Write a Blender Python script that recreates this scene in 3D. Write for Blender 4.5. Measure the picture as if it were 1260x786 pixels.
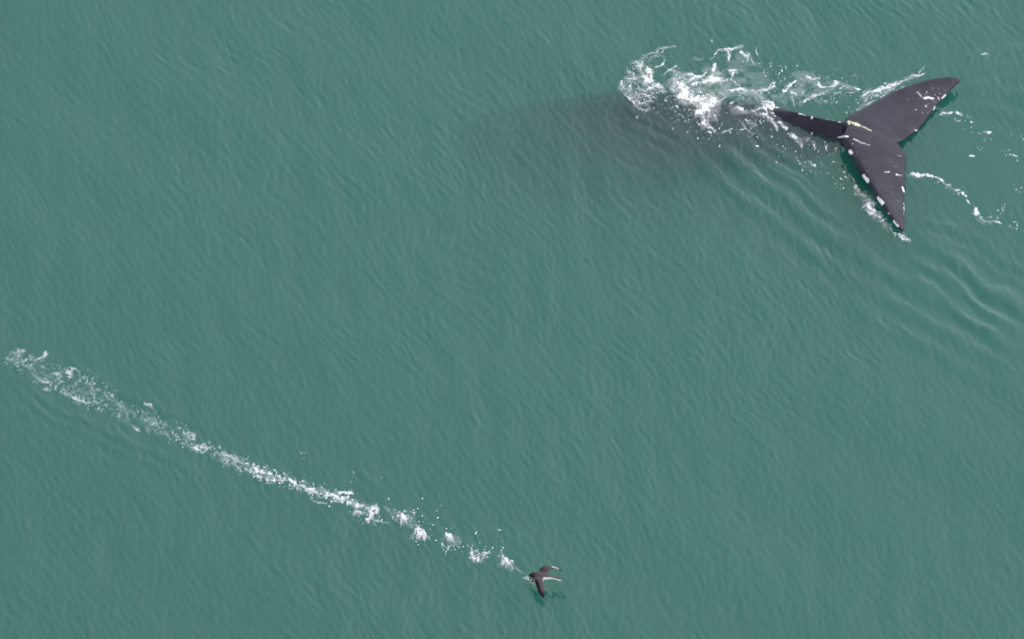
import bpy, math
import numpy as np
from mathutils import Vector

R = math.radians
sc = bpy.context.scene
col = sc.collection
for o in list(bpy.data.objects):
    bpy.data.objects.remove(o)

# ------------------------------------------------------------------ camera
PW, PH = 1260.0, 786.0            # photograph size
SCALE = 0.0185                     # metres per photo pixel at the picture centre
DIST = 180.0                      # aircraft to water
DEP = R(42)                       # looking down
cd = bpy.data.cameras.new('camera')
cam = bpy.data.objects.new('camera', cd)
col.objects.link(cam)
FWD = np.array([0, math.cos(DEP), -math.sin(DEP)])
UPV = np.array([0, math.sin(DEP), math.cos(DEP)])
CAM = -FWD * DIST
cam.location = CAM
cam.rotation_euler = (R(90) - DEP, 0, 0)
cd.sensor_width = 36
cd.lens = 36 * DIST / (PW * SCALE)
cd.clip_start = 1
cd.clip_end = 20000
sc.camera = cam

# ------------------------------------------------------------------ sky, sun, exposure
SUN_EL, SUN_AZ = 58, 62           # azimuth from +Y (away from the camera) towards +X
w = bpy.data.worlds.new('World')
sc.world = w
w.use_nodes = True
nt = w.node_tree
nt.nodes.clear()
sky = nt.nodes.new('ShaderNodeTexSky')
sky.sky_type = 'NISHITA'
sky.sun_disc = False
sky.sun_elevation = R(SUN_EL)
sky.sun_rotation = R(SUN_AZ)
sky.dust_density = 2.5
sky.air_density = 1.0
hs = nt.nodes.new('ShaderNodeHueSaturation')
hs.inputs['Saturation'].default_value = 0.38
bg = nt.nodes.new('ShaderNodeBackground')
bg.inputs['Strength'].default_value = 0.15
out = nt.nodes.new('ShaderNodeOutputWorld')
nt.links.new(sky.outputs[0], hs.inputs['Color'])
nt.links.new(hs.outputs[0], bg.inputs['Color'])
nt.links.new(bg.outputs[0], out.inputs['Surface'])

sd = bpy.data.lights.new('sun', 'SUN')
sd.energy = 0.55
sd.angle = R(150)
sd.color = (1.0, 0.985, 0.97)
sun = bpy.data.objects.new('sun', sd)
col.objects.link(sun)
d = Vector((math.sin(R(SUN_AZ)) * math.cos(R(SUN_EL)), math.cos(R(SUN_AZ)) * math.cos(R(SUN_EL)), math.sin(R(SUN_EL))))
sun.rotation_euler = d.to_track_quat('Z', 'Y').to_euler()
sun.location = (60, 30, 110)

sc.view_settings.view_transform = 'Standard'
sc.view_settings.look = 'None'
sc.view_settings.gamma = 1
sc.view_settings.use_curve_mapping = False
sc.view_settings.exposure = 0.72
sc.render.engine = 'CYCLES'
cy = sc.cycles
cy.max_bounces = 5
cy.diffuse_bounces = 1
cy.glossy_bounces = 2
cy.volume_bounces = 2
cy.transparent_max_bounces = 12
cy.use_denoising = True
try:
    cy.denoiser = 'OPENIMAGEDENOISE'
    cy.denoising_prefilter = 'ACCURATE'
except Exception:
    pass
cy.use_adaptive_sampling = False

# ------------------------------------------------------------------ helpers
rng = np.random.default_rng(7)
FPX = DIST / SCALE


def G(px, py, z=0.0):
    """Point at height z seen in photo pixel (px, py)."""
    px = np.asarray(px, float); py = np.asarray(py, float); z = np.asarray(z, float)
    a = (px - PW / 2) / FPX
    b = (PH / 2 - py) / FPX
    dx = a
    dy = FWD[1] + b * UPV[1]
    dz = FWD[2] + b * UPV[2]
    t = (z - CAM[2]) / dz
    return CAM[0] + t * dx, CAM[1] + t * dy, CAM[2] + t * dz


def G3(px, py, z=0.0):
    return np.stack(np.broadcast_arrays(*G(px, py, z)), -1)


def P(xyz):
    """Photo pixel of world points (N,3)."""
    v = xyz - CAM
    dpt = v @ FWD
    return PW / 2 + FPX * v[:, 0] / dpt, PH / 2 - FPX * (v @ UPV) / dpt


_perm = np.random.default_rng(11).permutation(1024)
_val = np.random.default_rng(12).random(1024) * 2 - 1


def hsh(i, j, k=0):
    return _perm[(_perm[(_perm[np.asarray(i, int) & 1023] + np.asarray(j, int)) & 1023] + k * 37) & 1023]


def vnoise(x, y, k=0):
    xi = np.floor(x).astype(int); yi = np.floor(y).astype(int)
    fx = x - xi; fy = y - yi
    ux = fx * fx * fx * (fx * (fx * 6 - 15) + 10); uy = fy * fy * fy * (fy * (fy * 6 - 15) + 10)
    a = _val[hsh(xi, yi, k)]; b = _val[hsh(xi + 1, yi, k)]
    c = _val[hsh(xi, yi + 1, k)]; e = _val[hsh(xi + 1, yi + 1, k)]
    return (a * (1 - ux) + b * ux) * (1 - uy) + (c * (1 - ux) + e * ux) * uy


def fbm(x, y, k=0, n=4):
    s = 0; a = 0.5; f = 1.0
    for i in range(n):
        s = s + a * vnoise(x * f + 17.3 * i, y * f - 9.1 * i, k + i); a *= 0.5; f *= 2.07
    return s


def lace(x, y, k=0):
    """Distance-to-cell-edge of a jittered cell pattern: small on the threads of foam lace."""
    xi = np.floor(x).astype(int); yi = np.floor(y).astype(int)
    f1 = np.full(x.shape, 9.0); f2 = f1.copy()
    for di in (-1, 0, 1):
        for dj in (-1, 0, 1):
            h = hsh(xi + di, yi + dj, k)
            jx = xi + di + 0.5 + 0.48 * _val[h]; jy = yi + dj + 0.5 + 0.48 * _val[(h * 7 + 3) & 1023]
            dd = np.hypot(x - jx, y - jy)
            f2 = np.where(dd < f1, f1, np.minimum(f2, dd)); f1 = np.minimum(f1, dd)
    return f2 - f1


def seg_dist(px, py, pts):
    """Distance to polyline, signed side, arclength fraction at the nearest point."""
    best = np.full(px.shape, 1e9); side = np.zeros(px.shape); frac = np.zeros(px.shape)
    pts = np.asarray(pts, float)
    L = np.r_[0, np.cumsum(np.hypot(*np.diff(pts[:, :2], axis=0).T))]
    for i in range(len(pts) - 1):
        a = pts[i, :2]; b = pts[i + 1, :2]; ab = b - a
        t = np.clip(((px - a[0]) * ab[0] + (py - a[1]) * ab[1]) / max(ab @ ab, 1e-9), 0, 1)
        qx = px - a[0] - t * ab[0]; qy = py - a[1] - t * ab[1]
        dd = np.hypot(qx, qy); m = dd < best
        best = np.where(m, dd, best)
        side = np.where(m, np.sign(ab[0] * qy - ab[1] * qx), side)
        frac = np.where(m, (L[i] + t * (L[i + 1] - L[i])) / L[-1], frac)
    return best, side, frac


def sstep(a, b, x):
    t = np.clip((x - a) / (b - a), 0, 1)
    return t * t * (3 - 2 * t)


def mesh_obj(name, verts, faces, mat, parent=None, smooth=True, attrs=None):
    me = bpy.data.meshes.new(name)
    verts = np.ascontiguousarray(verts, np.float32)
    if isinstance(faces, np.ndarray):
        n, k = faces.shape
        me.vertices.add(len(verts)); me.vertices.foreach_set('co', verts.ravel())
        me.loops.add(n * k); me.loops.foreach_set('vertex_index', np.ascontiguousarray(faces, np.int32).ravel())
        me.polygons.add(n); me.polygons.foreach_set('loop_start', np.arange(0, n * k, k, dtype=np.int32))
        me.update(calc_edges=True)
    else:
        me.from_pydata(verts.tolist(), [], faces)
    if smooth:
        me.polygons.foreach_set('use_smooth', np.ones(len(me.polygons), bool))
    for nm, v in (attrs or {}).items():
        at = me.attributes.new(nm, 'FLOAT', 'POINT')
        at.data.foreach_set('value', np.ascontiguousarray(v, np.float32))
    me.materials.append(mat)
    ob = bpy.data.objects.new(name, me)
    col.objects.link(ob)
    if parent:
        ob.parent = parent
    return ob


def tag(o, label=None, cat=None, group=None, kind=None):
    for k, v in (('label', label), ('category', cat), ('group', group), ('kind', kind)):
        if v:
            o[k] = v
    return o


class NT:
    def __init__(self, name):
        self.m = bpy.data.materials.new(name); self.m.use_nodes = True
        self.t = self.m.node_tree; self.t.nodes.clear()
        self.out = self.t.nodes.new('ShaderNodeOutputMaterial')

    def n(self, typ, _p=None, **inp):
        nd = self.t.nodes.new(typ)
        for k, v in (_p or {}).items():
            setattr(nd, k, v)
        for k, v in inp.items():
            s = nd.inputs[int(k[1:])] if k[0] == 'i' and k[1:].isdigit() else nd.inputs[k.replace('_', ' ')]
            if hasattr(v, 'is_output') or isinstance(v, bpy.types.NodeSocket):
                self.t.links.new(v, s)
            else:
                s.default_value = v
        return nd

    def link(self, a, b):
        self.t.links.new(a, b)


# ------------------------------------------------------------------ materials
def water_material():
    k = NT('sea_water')
    fr = k.n('ShaderNodeFresnel', IOR=1.45)
    gl = k.n('ShaderNodeBsdfGlossy', Color=(1, 1, 1, 1), Roughness=0.05)
    tr = k.n('ShaderNodeBsdfTransparent')
    df = k.n('ShaderNodeBsdfDiffuse', Color=(0.018, 0.085, 0.076, 1))       # silt and plankton right at the surface
    body = k.n('ShaderNodeMixShader', Fac=0.26, i1=tr.outputs[0], i2=df.outputs[0])
    mx = k.n('ShaderNodeMixShader', Fac=fr.outputs[0], i1=body.outputs[0], i2=gl.outputs[0])
    k.link(mx.outputs[0], k.out.inputs['Surface'])
    vol = k.n('ShaderNodeVolumePrincipled', Color=(0.22, 0.875, 0.715, 1), Density=0.38, Anisotropy=0.0)
    vol.inputs['Absorption Color'].default_value = (0, 0, 0, 1)
    k.link(vol.outputs[0], k.out.inputs['Volume'])
    try:
        k.m.cycles.homogeneous_volume = True
    except Exception:
        pass
    return k.m


def foam_material():
    k = NT('foam')
    at = k.n('ShaderNodeAttribute', {'attribute_name': 'cover'})
    df = k.n('ShaderNodeBsdfDiffuse', Color=(0.86, 0.87, 0.88, 1))
    tr = k.n('ShaderNodeBsdfTransparent')
    mx = k.n('ShaderNodeMixShader', Fac=at.outputs['Fac'], i1=tr.outputs[0], i2=df.outputs[0])
    k.link(mx.outputs[0], k.out.inputs['Surface'])
    return k.m


def droplet_material():
    k = NT('spray')
    p = k.n('ShaderNodeBsdfPrincipled', Base_Color=(0.86, 0.88, 0.89, 1), Roughness=0.3)
    k.link(p.outputs[0], k.out.inputs['Surface'])
    return k.m


def skin_material():
    k = NT('whale_skin')
    geo = k.n('ShaderNodeNewGeometry')
    n1 = k.n('ShaderNodeTexNoise', Vector=geo.outputs['Position'], Scale=1.5, Detail=10.0, Roughness=0.7, Distortion=0.6)
    n2 = k.n('ShaderNodeTexNoise', Vector=geo.outputs['Position'], Scale=22.0, Detail=4.0, Roughness=0.7)
    cr = k.n('ShaderNodeValToRGB', Fac=n1.outputs['Fac'])
    cr.color_ramp.elements[0].position = 0.32; cr.color_ramp.elements[0].color = (0.007, 0.006, 0.013, 1)
    cr.color_ramp.elements[1].position = 0.72; cr.color_ramp.elements[1].color = (0.029, 0.025, 0.046, 1)
    cr2 = k.n('ShaderNodeValToRGB', Fac=n2.outputs['Fac'])
    cr2.color_ramp.elements[0].position = 0.70; cr2.color_ramp.elements[0].color = (0, 0, 0, 1)
    cr2.color_ramp.elements[1].position = 0.82; cr2.color_ramp.elements[1].color = (0.35, 0.35, 0.35, 1)
    m1 = k.n('ShaderNodeMix', {'data_type': 'RGBA'})
    k.link(cr2.outputs[0], m1.inputs[0]); k.link(cr.outputs[0], m1.inputs[6]); m1.inputs[7].default_value = (0.09, 0.085, 0.09, 1)
    aw = k.n('ShaderNodeAttribute', {'attribute_name': 'scar'})
    ay = k.n('ShaderNodeAttribute', {'attribute_name': 'lice'})
    m2 = k.n('ShaderNodeMix', {'data_type': 'RGBA'})
    k.link(aw.outputs['Fac'], m2.inputs[0]); k.link(m1.outputs[2], m2.inputs[6]); m2.inputs[7].default_value = (0.88, 0.86, 0.86, 1)
    m3 = k.n('ShaderNodeMix', {'data_type': 'RGBA'})
    k.link(ay.outputs['Fac'], m3.inputs[0]); k.link(m2.outputs[2], m3.inputs[6]); m3.inputs[7].default_value = (0.72, 0.64, 0.46, 1)
    bp = k.n('ShaderNodeBump', Height=n2.outputs['Fac'], Strength=0.35, Distance=0.012)
    mr = k.n('ShaderNodeMapRange', Value=n1.outputs['Fac']); mr.inputs[1].default_value = .3; mr.inputs[2].default_value = .7; mr.inputs[3].default_value = .5; mr.inputs[4].default_value = .24
    mp = k.n('ShaderNodeMapping', Vector=geo.outputs['Position'], Rotation=(0, 0, R(-35)), Scale=(2.0, 26.0, 2.0))
    n3 = k.n('ShaderNodeTexNoise', Vector=mp.outputs[0], Scale=1.3, Detail=3.0, Roughness=0.6)
    cr3 = k.n('ShaderNodeValToRGB', Fac=n3.outputs['Fac'])
    cr3.color_ramp.elements[0].position = 0.66; cr3.color_ramp.elements[0].color = (0, 0, 0, 1)
    cr3.color_ramp.elements[1].position = 0.74; cr3.color_ramp.elements[1].color = (0.5, 0.5, 0.5, 1)
    m4 = k.n('ShaderNodeMix', {'data_type': 'RGBA'})
    k.link(cr3.outputs[0], m4.inputs[0]); k.link(m3.outputs[2], m4.inputs[6]); m4.inputs[7].default_value = (0.11, 0.10, 0.11, 1)
    p = k.n('ShaderNodeBsdfPrincipled', Normal=bp.outputs[0], Specular_IOR_Level=0.32)
    k.link(mr.outputs[0], p.inputs['Roughness'])
    m3 = m4
    k.link(m3.outputs[2], p.inputs['Base Color'])
    k.link(p.outputs[0], k.out.inputs['Surface'])
    return k.m


def bird_material():
    k = NT('bird_plumage')
    aw = k.n('ShaderNodeAttribute', {'attribute_name': 'pale'})
    ad = k.n('ShaderNodeAttribute', {'attribute_name': 'dark'})
    geo = k.n('ShaderNodeNewGeometry')
    n1 = k.n('ShaderNodeTexNoise', Vector=geo.outputs['Position'], Scale=40.0, Detail=4.0)
    m0 = k.n('ShaderNodeMix', {'data_type': 'RGBA'})
    k.link(n1.outputs['Fac'], m0.inputs[0]); m0.inputs[6].default_value = (0.044, 0.035, 0.04, 1); m0.inputs[7].default_value = (0.13, 0.104, 0.112, 1)
    m1 = k.n('ShaderNodeMix', {'data_type': 'RGBA'})
    k.link(ad.outputs['Fac'], m1.inputs[0]); k.link(m0.outputs[2], m1.inputs[6]); m1.inputs[7].default_value = (0.012, 0.008, 0.010, 1)
    m2 = k.n('ShaderNodeMix', {'data_type': 'RGBA'})
    k.link(aw.outputs['Fac'], m2.inputs[0]); k.link(m1.outputs[2], m2.inputs[6]); m2.inputs[7].default_value = (0.8, 0.79, 0.77, 1)
    p = k.n('ShaderNodeBsdfPrincipled', Roughness=0.7, Specular_IOR_Level=0.15)
    k.link(m2.outputs[2], p.inputs['Base Color'])
    k.link(p.outputs[0], k.out.inputs['Surface'])
    return k.m


def plain(name, c, r=0.6):
    k = NT(name)
    geo = k.n('ShaderNodeNewGeometry')
    n1 = k.n('ShaderNodeTexNoise', Vector=geo.outputs['Position'], Scale=8.0, Detail=4.0)
    m0 = k.n('ShaderNodeMix', {'data_type': 'RGBA'})
    k.link(n1.outputs['Fac'], m0.inputs[0])
    m0.inputs[6].default_value = (*[x * 0.75 for x in c], 1); m0.inputs[7].default_value = (*[x * 1.2 for x in c], 1)
    p = k.n('ShaderNodeBsdfPrincipled', Roughness=r)
    k.link(m0.outputs[2], p.inputs['Base Color'])
    k.link(p.outputs[0], k.out.inputs['Surface'])
    return k.m


M_WATER = water_material()
M_FOAM = foam_material()
M_SPRAY = droplet_material()
M_SKIN = skin_material()
M_BIRD = bird_material()
M_SAND = plain('sea_sand', (0.24, 0.2, 0.14), 0.9)
M_BILL = plain('bill_horn', (0.12, 0.11, 0.11), 0.4)
M_FOOT = plain('foot_skin', (0.05, 0.045, 0.05), 0.5)

# ------------------------------------------------------------------ the sea
X0, X1, Y0, Y1, STEP = -15.0, 15.0, -13.5, 14.5, 0.028
gx = np.arange(X0, X1 + 1e-6, STEP); gy = np.arange(Y0, Y1 + 1e-6, STEP)
NX, NY = len(gx), len(gy)
XX, YY = np.meshgrid(gx, gy)


def wave_field(x, y):
    h = np.zeros(x.shape)
    r = np.random.default_rng(21)
    # short wind ripples whose crests run from upper left to lower right
    wx = x + 0.25 * vnoise(x * 0.5, y * 0.5, 3); wy = y + 0.25 * vnoise(x * 0.5, y * 0.5, 4)
    for i in range(170):
        lam = math.exp(r.normal(math.log(0.152), 0.40)) if i < 120 else 0.5 + 0.9 * r.random()
        lam = min(max(lam, 0.085), 1.5)
        th = R(6) + r.normal(0, R(21))
        k = 2 * math.pi / lam
        slope = 0.0178 * (0.5 + r.random()) * (1.0 if i < 120 else 0.38)
        h += slope / k * np.sin(k * (wx * math.cos(th) + wy * math.sin(th)) + r.random() * 6.283)
    patch = np.clip(0.92 + 0.55 * fbm(x * 0.17, y * 0.17, 5, 3), .3, 1.5)
    h *= patch
    # a low, long heave
    for i in range(7):
        lam = 2.2 + 4 * r.random(); th = R(30) + r.normal(0, R(40)); k = 2 * math.pi / lam
        h += 0.0016 * lam ** 0.9 * np.sin(k * (x * math.cos(th) + y * math.sin(th)) + r.random() * 6.283)
    return h


HH = wave_field(XX, YY)
UPX, UPY = P(np.stack([XX.ravel(), YY.ravel(), np.zeros(XX.size)], 1))
UPX = UPX.reshape(XX.shape); UPY = UPY.reshape(XX.shape)


def blob(cx, cy, rx, ry, rot=0):
    a = R(rot); dx = UPX - cx; dy = UPY - cy
    u = (dx * math.cos(a) + dy * math.sin(a)) / rx; v = (-dx * math.sin(a) + dy * math.cos(a)) / ry
    return np.exp(-(u * u + v * v))


# slicks left by the tail: calmer water
calm = np.clip(0.45 * blob(1150, 340, 110, 40, 33) + 0.75 * blob(1200, 205, 75, 62) + 0.55 * blob(930, 110, 80, 36) + 0.6 * blob(1010, 215, 90, 42, 35) + 0.4 * blob(1150, 95, 90, 40)
               + 0.45 * blob(870, 205, 60, 35, 30) + 0.35 * blob(90, 470, 70, 25, 27), 0, 0.85)
HH *= 1 - calm

# standing wake ridges thrown off by the tail
RIDGES = [
    # polyline in photo pixels, half width px, height m, repeat spacing px, repeats
    ([(862, 160), (885, 190), (920, 218), (965, 250), (1015, 290), (1060, 330), (1110, 365)], 9.0, 0.060, 24, 2),
    ([(890, 150), (915, 180), (955, 212), (1005, 250), (1055, 290)], 7.0, 0.050, 17, 2),
    ([(912, 148), (940, 176), (985, 208), (1030, 236)], 4.5, 0.032, 12, 2),
    ([(1112, 290), (1150, 304), (1190, 332), (1225, 360), (1262, 388), (1310, 420)], 9.0, 0.085, 22, 3),
    ([(1010, 275), (1060, 312), (1105, 345), (1160, 378), (1220, 408), (1300, 445)], 10.0, 0.055, 27, 3),
    ([(1122, 266), (1165, 280), (1205, 300), (1240, 326), (1290, 356)], 6.5, 0.035, 15, 2),
    ([(1130, 300), (1160, 330), (1200, 365), (1250, 405)], 5.0, 0.022, 14, 2),
    ([(1160, 82), (1205, 74), (1262, 66), (1300, 70)], 7.0, 0.030, 16, 3),
    ([(1185, 110), (1220, 112), (1265, 128), (1300, 140)], 9.0, 0.035, 20, 2),
    ([(764, 112), (772, 92), (790, 72), (815, 60)], 4.5, 0.025, 9, 2),
    ([(766, 116), (790, 142), (825, 166), (860, 186)], 6.0, 0.035, 14, 2),
    ([(10, 445), (28, 470), (80, 505), (140, 535), (220, 572), (300, 605)], 6.0, 0.026, 13, 2),
    ([(30, 425), (80, 440), (150, 480), (230, 520), (300, 552)], 6.0, 0.016, 13, 1),
]
for pts, wd, amp, sp, rep in RIDGES:
    bx0 = min(p[0] for p in pts) - 70; bx1 = max(p[0] for p in pts) + 70
    by0 = min(p[1] for p in pts) - 70; by1 = max(p[1] for p in pts) + 70
    m = (UPX > bx0) & (UPX < bx1) & (UPY > by0) & (UPY < by1)
    ux = UPX[m] + 9 * fbm(UPX[m] / 60, UPY[m] / 60, 31); uy = UPY[m] + 9 * fbm(UPX[m] / 60, UPY[m] / 60, 41)
    dd, sd_, fr = seg_dist(ux, uy, pts)
    s = dd * np.where(sd_ == 0, 1, sd_)
    ends = sstep(0, 0.22, fr) * (1 - sstep(0.6, 1.0, fr))
    tot = 0
    for q in range(rep):
        c = q * sp
        tot = tot + (0.72 ** q) * (np.exp(-((s - c) / wd) ** 2) - 0.55 * np.exp(-((s - c - wd * 1.3) / (wd * 1.1)) ** 2))
    HH[m] += 0.95 * amp * tot * ends * (0.8 + 0.5 * fbm(ux / 20, uy / 20, 51))

edge = np.minimum(np.minimum(XX - X0, X1 - XX), np.minimum(YY - Y0, Y1 - YY))
HH *= sstep(0, 1.5, edge)


def water_z(x, y):
    fx = np.clip((np.asarray(x) - X0) / STEP, 0, NX - 1.001); fy = np.clip((np.asarray(y) - Y0) / STEP, 0, NY - 1.001)
    i = fx.astype(int); j = fy.astype(int); u = fx - i; v = fy - j
    return (HH[j, i] * (1 - u) + HH[j, i + 1] * u) * (1 - v) + (HH[j + 1, i] * (1 - u) + HH[j + 1, i + 1] * u) * v


def build_sea():
    V = np.stack([XX.ravel(), YY.ravel(), HH.ravel()], 1)
    idx = np.arange(NX * NY).reshape(NY, NX)
    F = np.stack([idx[:-1, :-1], idx[:-1, 1:], idx[1:, 1:], idx[1:, :-1]], -1).reshape(-1, 4)
    # four plates carry the surface out to the horizon, then walls and floor so that the water is a closed body
    BIG = 6000.0
    q = len(V)
    cs = ((-1, -1), (1, -1), (1, 1), (-1, 1))
    O = [(a * BIG, b_ * BIG, 0.0) for a, b_ in cs]; B = [(a * BIG, b_ * BIG, -16.0) for a, b_ in cs]
    V = np.concatenate([V, O, B])
    inn = [idx[0, 0], idx[0, -1], idx[-1, -1], idx[-1, 0]]
    F2 = [(inn[(i + 1) % 4], inn[i], q + i, q + (i + 1) % 4) for i in range(4)]
    F3 = [(q + (i + 1) % 4, q + i, q + 4 + i, q + 4 + (i + 1) % 4) for i in range(4)]
    ob = mesh_obj('sea', V, np.concatenate([F, F2, F3, [(q + 7, q + 6, q + 5, q + 4)]]), M_WATER)
    return tag(ob, 'rippled green sea water reaching in every direction', 'sea', kind='structure')


build_sea()
sb_v = []; sb_f = []
g = np.linspace(-60, 60, 61)
sx, sy = np.meshgrid(g, g)
sz = -13 + 0.6 * fbm(sx * 0.1, sy * 0.1, 61)
sx = np.where(np.abs(sx) >= 59.9, np.sign(sx) * 5500, sx); sy = np.where(np.abs(sy) >= 59.9, np.sign(sy) * 5500, sy)
ii = np.arange(61 * 61).reshape(61, 61)
bed = mesh_obj('seabed', np.stack([sx.ravel(), sy.ravel(), sz.ravel()], 1),
               np.stack([ii[:-1, :-1], ii[:-1, 1:], ii[1:, 1:], ii[1:, :-1]], -1).reshape(-1, 4), M_SAND)
tag(bed, 'sandy sea floor far below the green water', 'seabed', kind='structure')


# ------------------------------------------------------------------ lofting and fusing
def loft(rings, cap=True):
    V = np.concatenate(rings); n = len(rings[0]); F = []
    for i in range(len(rings) - 1):
        for j in range(n):
            a = i * n + j; b = i * n + (j + 1) % n
            F.append((a, b, b + n, a + n))
    if cap:
        F.append(tuple(range(n - 1, -1, -1))); F.append(tuple(range((len(rings) - 1) * n, len(rings) * n)))
    return V, F


def interp(tab, s):
    tab = np.asarray(tab, float); t = np.linspace(0, 1, len(tab))
    # smooth (Catmull-Rom) interpolation of rows
    out = []
    for q in np.atleast_1d(s):
        f = np.clip(q, 0, 1) * (len(tab) - 1); i = min(int(f), len(tab) - 2); u = f - i
        p0 = tab[max(i - 1, 0)]; p1 = tab[i]; p2 = tab[i + 1]; p3 = tab[min(i + 2, len(tab) - 1)]
        out.append(0.5 * ((2 * p1) + (-p0 + p2) * u + (2 * p0 - 5 * p1 + 4 * p2 - p3) * u * u + (-p0 + 3 * p1 - 3 * p2 + p3) * u ** 3))
    return np.array(out)


def resample(pts, n):
    pts = np.asarray(pts, float)
    L = np.r_[0, np.cumsum(np.hypot(*np.diff(pts[:, :2], axis=0).T))]; L /= L[-1]
    t = np.linspace(0, 1, 200); dense = interp(pts, t)
    LL = np.r_[0, np.cumsum(np.hypot(*np.diff(dense[:, :2], axis=0).T))]; LL /= LL[-1]
    s = np.linspace(0, 1, n)
    return np.stack([np.interp(s, LL, dense[:, c]) for c in range(pts.shape[1])], 1)


def fuse(name, pieces, voxel, mat, smooth_it=2, smooth_f=0.5):
    V = []; F = []; o = 0
    for v, f in pieces:
        V.append(v); F += [tuple(i + o for i in q) for q in f]; o += len(v)
    V = np.concatenate(V)
    me = bpy.data.meshes.new(name); me.from_pydata(V.tolist(), [], F); me.update()
    import bmesh
    bm = bmesh.new(); bm.from_mesh(me)
    bmesh.ops.recalc_face_normals(bm, faces=bm.faces); bm.to_mesh(me); bm.free()
    tmp = bpy.data.objects.new(name, me); col.objects.link(tmp)
    md = tmp.modifiers.new('r', 'REMESH'); md.mode = 'VOXEL'; md.voxel_size = voxel
    if smooth_it:
        ms = tmp.modifiers.new('s', 'SMOOTH'); ms.iterations = smooth_it; ms.factor = smooth_f
    dg = bpy.context.evaluated_depsgraph_get(); dg.update()
    res = bpy.data.meshes.new_from_object(tmp.evaluated_get(dg))
    bpy.data.objects.remove(tmp); bpy.data.meshes.remove(me)
    res.name = name; res.materials.clear(); res.materials.append(mat)
    res.polygons.foreach_set('use_smooth', np.ones(len(res.polygons), bool))
    ob = bpy.data.objects.new(name, res); col.objects.link(ob)
    return ob


def coords(me):
    a = np.empty(len(me.vertices) * 3, np.float32); me.vertices.foreach_get('co', a); return a.reshape(-1, 3).astype(float)


def normals(me):
    return np.array([v.normal[:] for v in me.vertices])


def set_attr(me, nm, v):
    at = me.attributes.new(nm, 'FLOAT', 'POINT'); at.data.foreach_set('value', np.ascontiguousarray(v, np.float32))


# ------------------------------------------------------------------ the whale
ZS = 0.75       # heights were first measured at a steeper look-down angle


def fluke_lobe(LE, TE, n=46):
    """LE, TE rows: photo px, py, height z; root to tip. Lens-shaped sections."""
    le = resample(LE, n); te = resample(TE, n)
    te[:, 0] += .9 * fbm(te[:, 0] * .21, te[:, 1] * .21, 77); te[:, 1] += .9 * fbm(te[:, 0] * .21, te[:, 1] * .21, 79)
    a = G3(le[:, 0], le[:, 1], le[:, 2] * ZS); b = G3(te[:, 0], te[:, 1], te[:, 2] * ZS)
    rings = []
    for i in range(n):
        t = i / (n - 1)
        ch = np.linalg.norm(b[i] - a[i])
        th = 0.09 + 0.27 * (1 - t) ** 1.1
        th = min(th, 0.28 * ch + 0.02)
        u = np.linspace(0, 1, 16)
        prof = 1.5 * (u ** 0.28 * (1 - u) ** 0.9) + 0.10 * np.sqrt(np.clip(1 - u, 0, 1)) * sstep(0, .1, u)
        prof = prof / prof.max() * th * 0.5 + 0.016 * np.minimum(1, np.minimum(u, 1 - u) * 20)
        mid = a[i] + np.outer(u, b[i] - a[i])
        top = mid.copy(); top[:, 2] += prof
        bot = mid.copy(); bot[:, 2] -= prof
        rings.append(np.concatenate([top, bot[-2:0:-1]]))
    return loft(rings)


UP_LE = [(1036, 160, .30), (1040, 147, .28), (1055, 138, .24), (1076, 127, .22), (1096, 115.4, .22), (1119, 106, .24), (1139, 100, .27), (1160, 97, .30), (1175, 96.6, .32), (1181, 99, .32)]
UP_TE = [(1094, 178, .20), (1106, 176.5, .17), (1116.5, 171.4, .12), (1128, 162.5, .10), (1139, 150, .10), (1149.6, 136, .12), (1160, 123, .17), (1172.5, 109, .25), (1182, 101, .32)]
LO_LE = [(1040, 160, .30), (1034.5, 171, .36), (1037, 178, .38), (1045.3, 191.8, .38), (1055.4, 209.6, .37), (1068, 227.4, .35), (1081, 247.8, .30), (1093.6, 265.6, .24), (1103.8, 279.6, .18), (1110, 284, .15)]
LO_TE = [(1098, 172, .20), (1106, 177.5, .17), (1112.7, 186.7, .12), (1116, 196, .09), (1115.3, 212, .07), (1114, 232.5, .06), (1113, 253, .06), (1113.8, 273, .09), (1111.6, 285, .14)]

# body stations from the tail stock to the snout: px, py of the back's ridge as seen, its height, half width, half height
BODY = [(1098, 172, .16, .10, .05), (1080, 164, .25, .20, .12), (1060, 156.5, .30, .22, .22), (1040, 150.5, .33, .28, .34), (1020, 146.5, .34, .34, .48),
        (998, 142, .31, .42, .62), (975, 138.4, .17, .50, .68), (950, 136, -.02, .60, .74), (925, 135, -.05, .74, .82), (890, 133, -.10, .96, .92),
        (850, 131, -.18, 1.14, 1.02), (800, 131, -.33, 1.38, 1.10), (750, 133, -.62, 1.44, 1.14), (700, 136, -1.02, 1.42, 1.12), (650, 141, -1.55, 1.30, 1.04),
        (610, 148, -2.05, 1.22, .95), (580, 156, -2.45, .92, .75), (560, 164, -2.8, .55, .48), (550, 170, -3.05, .15, .15)]


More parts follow.
